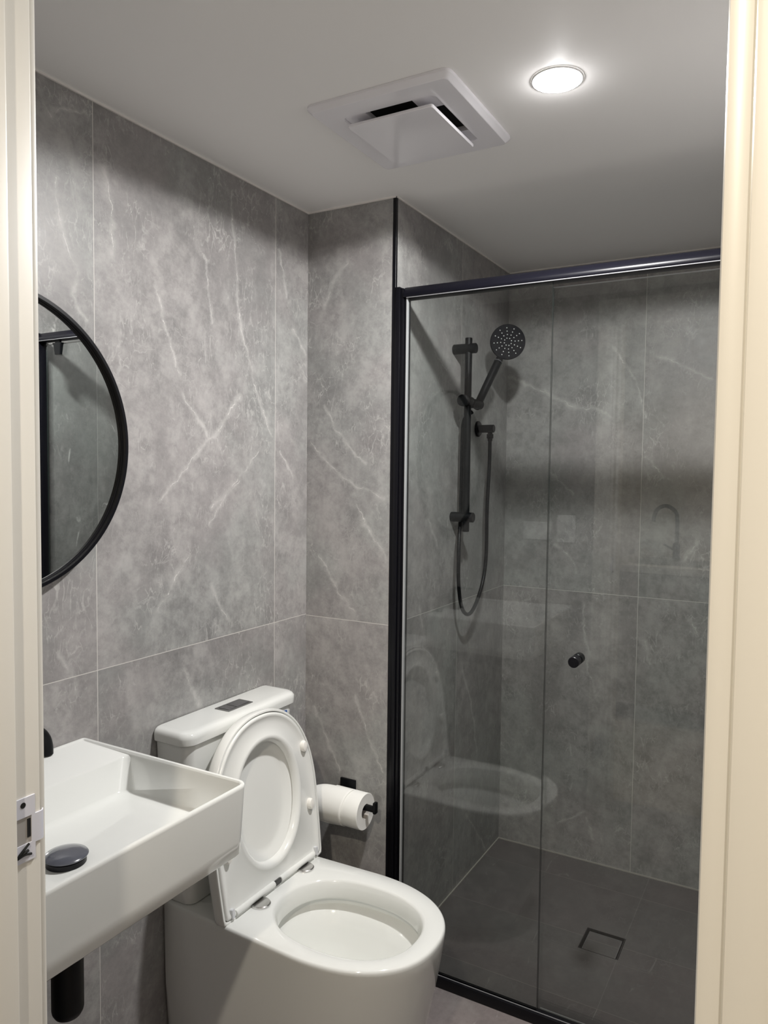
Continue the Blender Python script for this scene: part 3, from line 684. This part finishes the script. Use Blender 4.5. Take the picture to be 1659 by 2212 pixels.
# ------------------------------------------------------------------ shower rail set
RX, RY = .341, .390
sr = thing('shower_rail', 'matte black vertical shower rail with two wall brackets and slider', 'shower rail', (W, RY, 1.5))
obj('rail', cyl(B(), (RX, RY, 1.222), (RX, RY, 1.832), .0112, .001, 32), BLK, sr)
for z in (1.799, 1.268):
    obj('wall_bracket', cyl(B(), (W+.0003, RY, z), (RX+.026, RY, z), .0158, .0015, 36), BLK, sr)
sl = obj('slider', lathe(B(), (RX, RY-.020, 1.634), (0, 1, 0), [(0, .0150), (.002, .0165), (.040, .0165), (.042, .0150)], 36), BLK, sr)
obj('slider_knob', lathe(B(), (RX, RY-.045, 1.634), (0, 1, 0), [(0, .0160), (.0015, .0180), (.018, .0180), (.020, .0150), (.028, .010)], 36), BLK, sl)
hb = Vector((.352, .447, 1.630)); hh = Vector((.410, .552, 1.840))
hd = (hh-hb).normalized()
obj('handset_holder', cyl(B(), (RX+.004, RY+.018, 1.630), (hb.x+.004, hb.y+.012, 1.628), .0150, .002, 32), BLK, sl)
hs = thing('hand_shower', 'round black hand shower head with white nozzles resting in the slider', 'hand shower', hb)
nrm = (Vector((1.288, -1.813, 1.407))-hh).normalized(); nrm = (nrm - hd*nrm.dot(hd)*.45).normalized()
nrm = (nrm + Vector((.05, 0, -.05))).normalized()
neck = hh - nrm*.014
obj('handle', lathe(B(), hb-hd*.016, (neck-hb), [(0, .0105), (.002, .0118), (.03, .0125), (.150, .0135), (.182, .0130), (.196, .012)], 32), BLK, hs)
bm = B(); lathe(bm, hb+(neck-hb).normalized()*.166, (neck-hb), [(0, .0139), (.003, .0139)], 32)
obj('collar', bm, plain('satin_grey_collar', (.09, .09, .10), .3), hs)
hx, hy, hz = frame_of(nrm)
HR = .0575
head = obj('shower_head', lathe(B(), hh-nrm*.020, nrm, [(0, .020), (.004, .040), (.010, HR-.002), (.013, HR), (.019, HR), (.021, HR-.0015), (.0213, HR-.004)], 72), plain('black_face_plate', (.003, .003, .006), .55, spec=.12), hs, ang=30)
hl = hh-nrm*.020+nrm*.0213
nozm = None
def nozzle(ca, rad_):
    global nozm
    p = hl + hx*rad_*math.cos(ca) + hy*rad_*math.sin(ca)
    if nozm is None:
        bm = B(); lathe(bm, (0, 0, 0), nrm, [(0, .0018), (.0010, .0016), (.0016, .0008)], 10)
        o = obj('nozzle', bm, NOZ, None); nozm = o
    else:
        o = nozm.copy(); COL.objects.link(o)
    o.parent = head; o.location = p
for k in range(12):
    for r_ in (.79, .60, .41): nozzle(2*PI*k/12+.1, HR*r_)
for k in range(8): nozzle(2*PI*k/8+.3, HR*.21)
we = thing('hose_wall_elbow', 'matte black wall elbow outlet feeding the shower hose', 'wall elbow', (W, .597, 1.562))
obj('wall_flange', lathe(B(), (W+.0003, .597, 1.560), (1, 0, 0), [(0, .0270), (.004, .0270), (.007, .0245), (.008, .013)], 40), BLK, we)
obj('elbow_body', cyl(B(), (W+.005, .597, 1.560), (.350, .597, 1.560), .0135, .0015, 32), BLK, we)
obj('hose_nut', lathe(B(), (.336, .597, 1.548), (0, 0, -1), [(0, .0085), (.006, .0085), (.0065, .0115), (.020, .0115), (.022, .0085), (.030, .0080)], 24), BLK, we)
hose = [(.336, .597, 1.524), (.336, .596, 1.44), (.335, .585, 1.286), (.335, .584, 1.128), (.335, .555, 1.036), (.335, .489, .966), (.335, .432, .949), (.330, .393, .980), (.330, .366, 1.059), (.328, .368, 1.148),
        (.322, .384, 1.205), (.3145, .4065, 1.245), (.315, .4085, 1.30), (.316, .4085, 1.45), (.318, .409, 1.56), (.328, .417, 1.592), (.340, .430, 1.604)]
ho = obj('shower_hose', tube(B(), hose, .0062, n=16, k=10), BLK, ang=60)
tag(ho, 'black flexible shower hose looping down below the rail from the elbow', 'hose')

# ------------------------------------------------------------------ floor drain
fd = thing('floor_drain', 'square tile insert floor drain with black slot in the shower floor', 'drain', (.795, .42, 0))
bm = B(); t = .003
box(bm, (dx0, dy0, -.059), (dx1, dy1, -.040))
for a, b in (((dx0, dy0), (dx0+t, dy1)), ((dx1-t, dy0), (dx1, dy1)), ((dx0+t, dy0), (dx1-t, dy0+t)), ((dx0+t, dy1-t), (dx1-t, dy1))): box(bm, (a[0], a[1], -.040), (b[0], b[1], -.0005))
obj('tray', bm, DARK, fd, smooth=False)
bm = B(); box(bm, (dx0+.011, dy0+.009, -.039), (dx1-.011, dy1-.011, -.006))
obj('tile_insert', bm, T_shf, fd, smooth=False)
bm = B(); e = .0016
X0, X1, Y0, Y1 = dx0+.011, dx1-.011, dy0+.009, dy1-.011
for a, b in (((X0-e, Y0-e), (X0, Y1+e)), ((X1, Y0-e), (X1+e, Y1+e)), ((X0, Y0-e), (X1, Y0)), ((X0, Y1), (X1, Y1+e))): box(bm, (a[0], a[1], -.012), (b[0], b[1], -.0045))
obj('insert_rim', bm, plain('grey_insert_rim', (.20, .20, .20), .35), fd, smooth=False)

# ------------------------------------------------------------------ things seen only as reflections in the glass
for x0, x1, z0, z1, lab in ((.352, .430, 1.118, 1.234, 'upright white switch plate on the wall nearest the door frame'), (.216, .332, 1.128, 1.204, 'sideways white socket plate on the wall further from the door frame')):
    s = thing('switch_plate', lab, 'switch', ((x0+x1)/2, YF, (z0+z1)/2))
    obj('plate', box(B(), (x0, YF+.0003, z0), (x1, YF+.008, z1), .002), plain('white_switch_plastic', (.85, .85, .84), .3), s)
    up = z1-z0 > x1-x0
    for k in (0, 1):
        cx = (x0+x1)/2 + (0 if up else (-.028 if k else .028)); cz = (z0+z1)/2 + ((-.018 if k else .018) if up else 0)
        obj('rocker', box(B(), (cx-.007, YF+.008, cz-.010), (cx+.007, YF+.011, cz+.010), .001), plain('white_rocker', (.80, .80, .80), .3), s)
kc = thing('kitchen_counter', 'grey kitchen cabinet run under the pale worktop, reflected in the shower glass', 'cabinet', (1.2, -2.8, 0))
obj('carcass', box(B(), (.32, KY+.001, .10), (KX1-.001, -2.53, .859), .001), CAB, kc, smooth=False)
obj('plinth', box(B(), (.32, KY+.001, .0), (KX1-.001, -2.58, .0999)), DARK, kc, smooth=False)
for k in range(4):
    xx = .325 + k*.56
    d_ = obj('door', box(B(), (xx, -2.5299, .105), (xx+.555, -2.512, .855), .001), CAB, kc, smooth=False)
wt = tag(obj('worktop', box(B(), (.295, KY+.001, .860), (KX1-.001, -2.495, .90), .003), BENCH), 'pale stone kitchen worktop with thick front edge, reflected in the shower glass', 'worktop')
sk = tag(obj('kitchen_sink', box(box(B(), (.42, -2.95, .9005), (.95, -2.60, .904), .001), (.44, -2.93, .9041), (.93, -2.62, .9045)), STEELB), 'flat steel kitchen sink set in the pale worktop, reflected in the glass', 'sink')
kt = thing('kitchen_tap', 'tall black gooseneck kitchen tap on the worktop, reflected in the shower glass', 'tap', (.594, -3.0, .90))
obj('spout', tube(B(), [(.594, -3.0, .90), (.594, -3.0, 1.0), (.594, -3.0, 1.14), (.580, -3.0, 1.19), (.530, -3.0, 1.222), (.478, -3.0, 1.200), (.458, -3.0, 1.150), (.456, -3.0, 1.12)], .012, n=16), BLK, kt, ang=60)
obj('body', lathe(B(), (.594, -3.0, .9005), (0, 0, 1), [(0, .026), (.004, .026), (.006, .021), (.09, .021), (.092, .018)]), BLK, kt)
obj('lever', cyl(B(), (.575, -3.0, .955), (.520, -3.0, .985), .006, .001, 16), BLK, kt)
kl = thing('kitchen_downlight', 'round ceiling downlight outside the bathroom door', 'downlight', (1.18, -2.30, KH))
obj('trim_ring', lathe(B(), (1.18, -2.30, KH-.004), (0, 0, 1), [(0, .050), (.0037, .052)], 48), plain('white_trim_kitchen', (.85, .85, .85), .4), kl)
obj('diffuser', lathe(B(), (1.18, -2.30, KH-.0055), (0, 0, 1), [(0, .040), (.001, .041)], 48), emis('kitchen_led', (1, .86, .66), 6), kl)
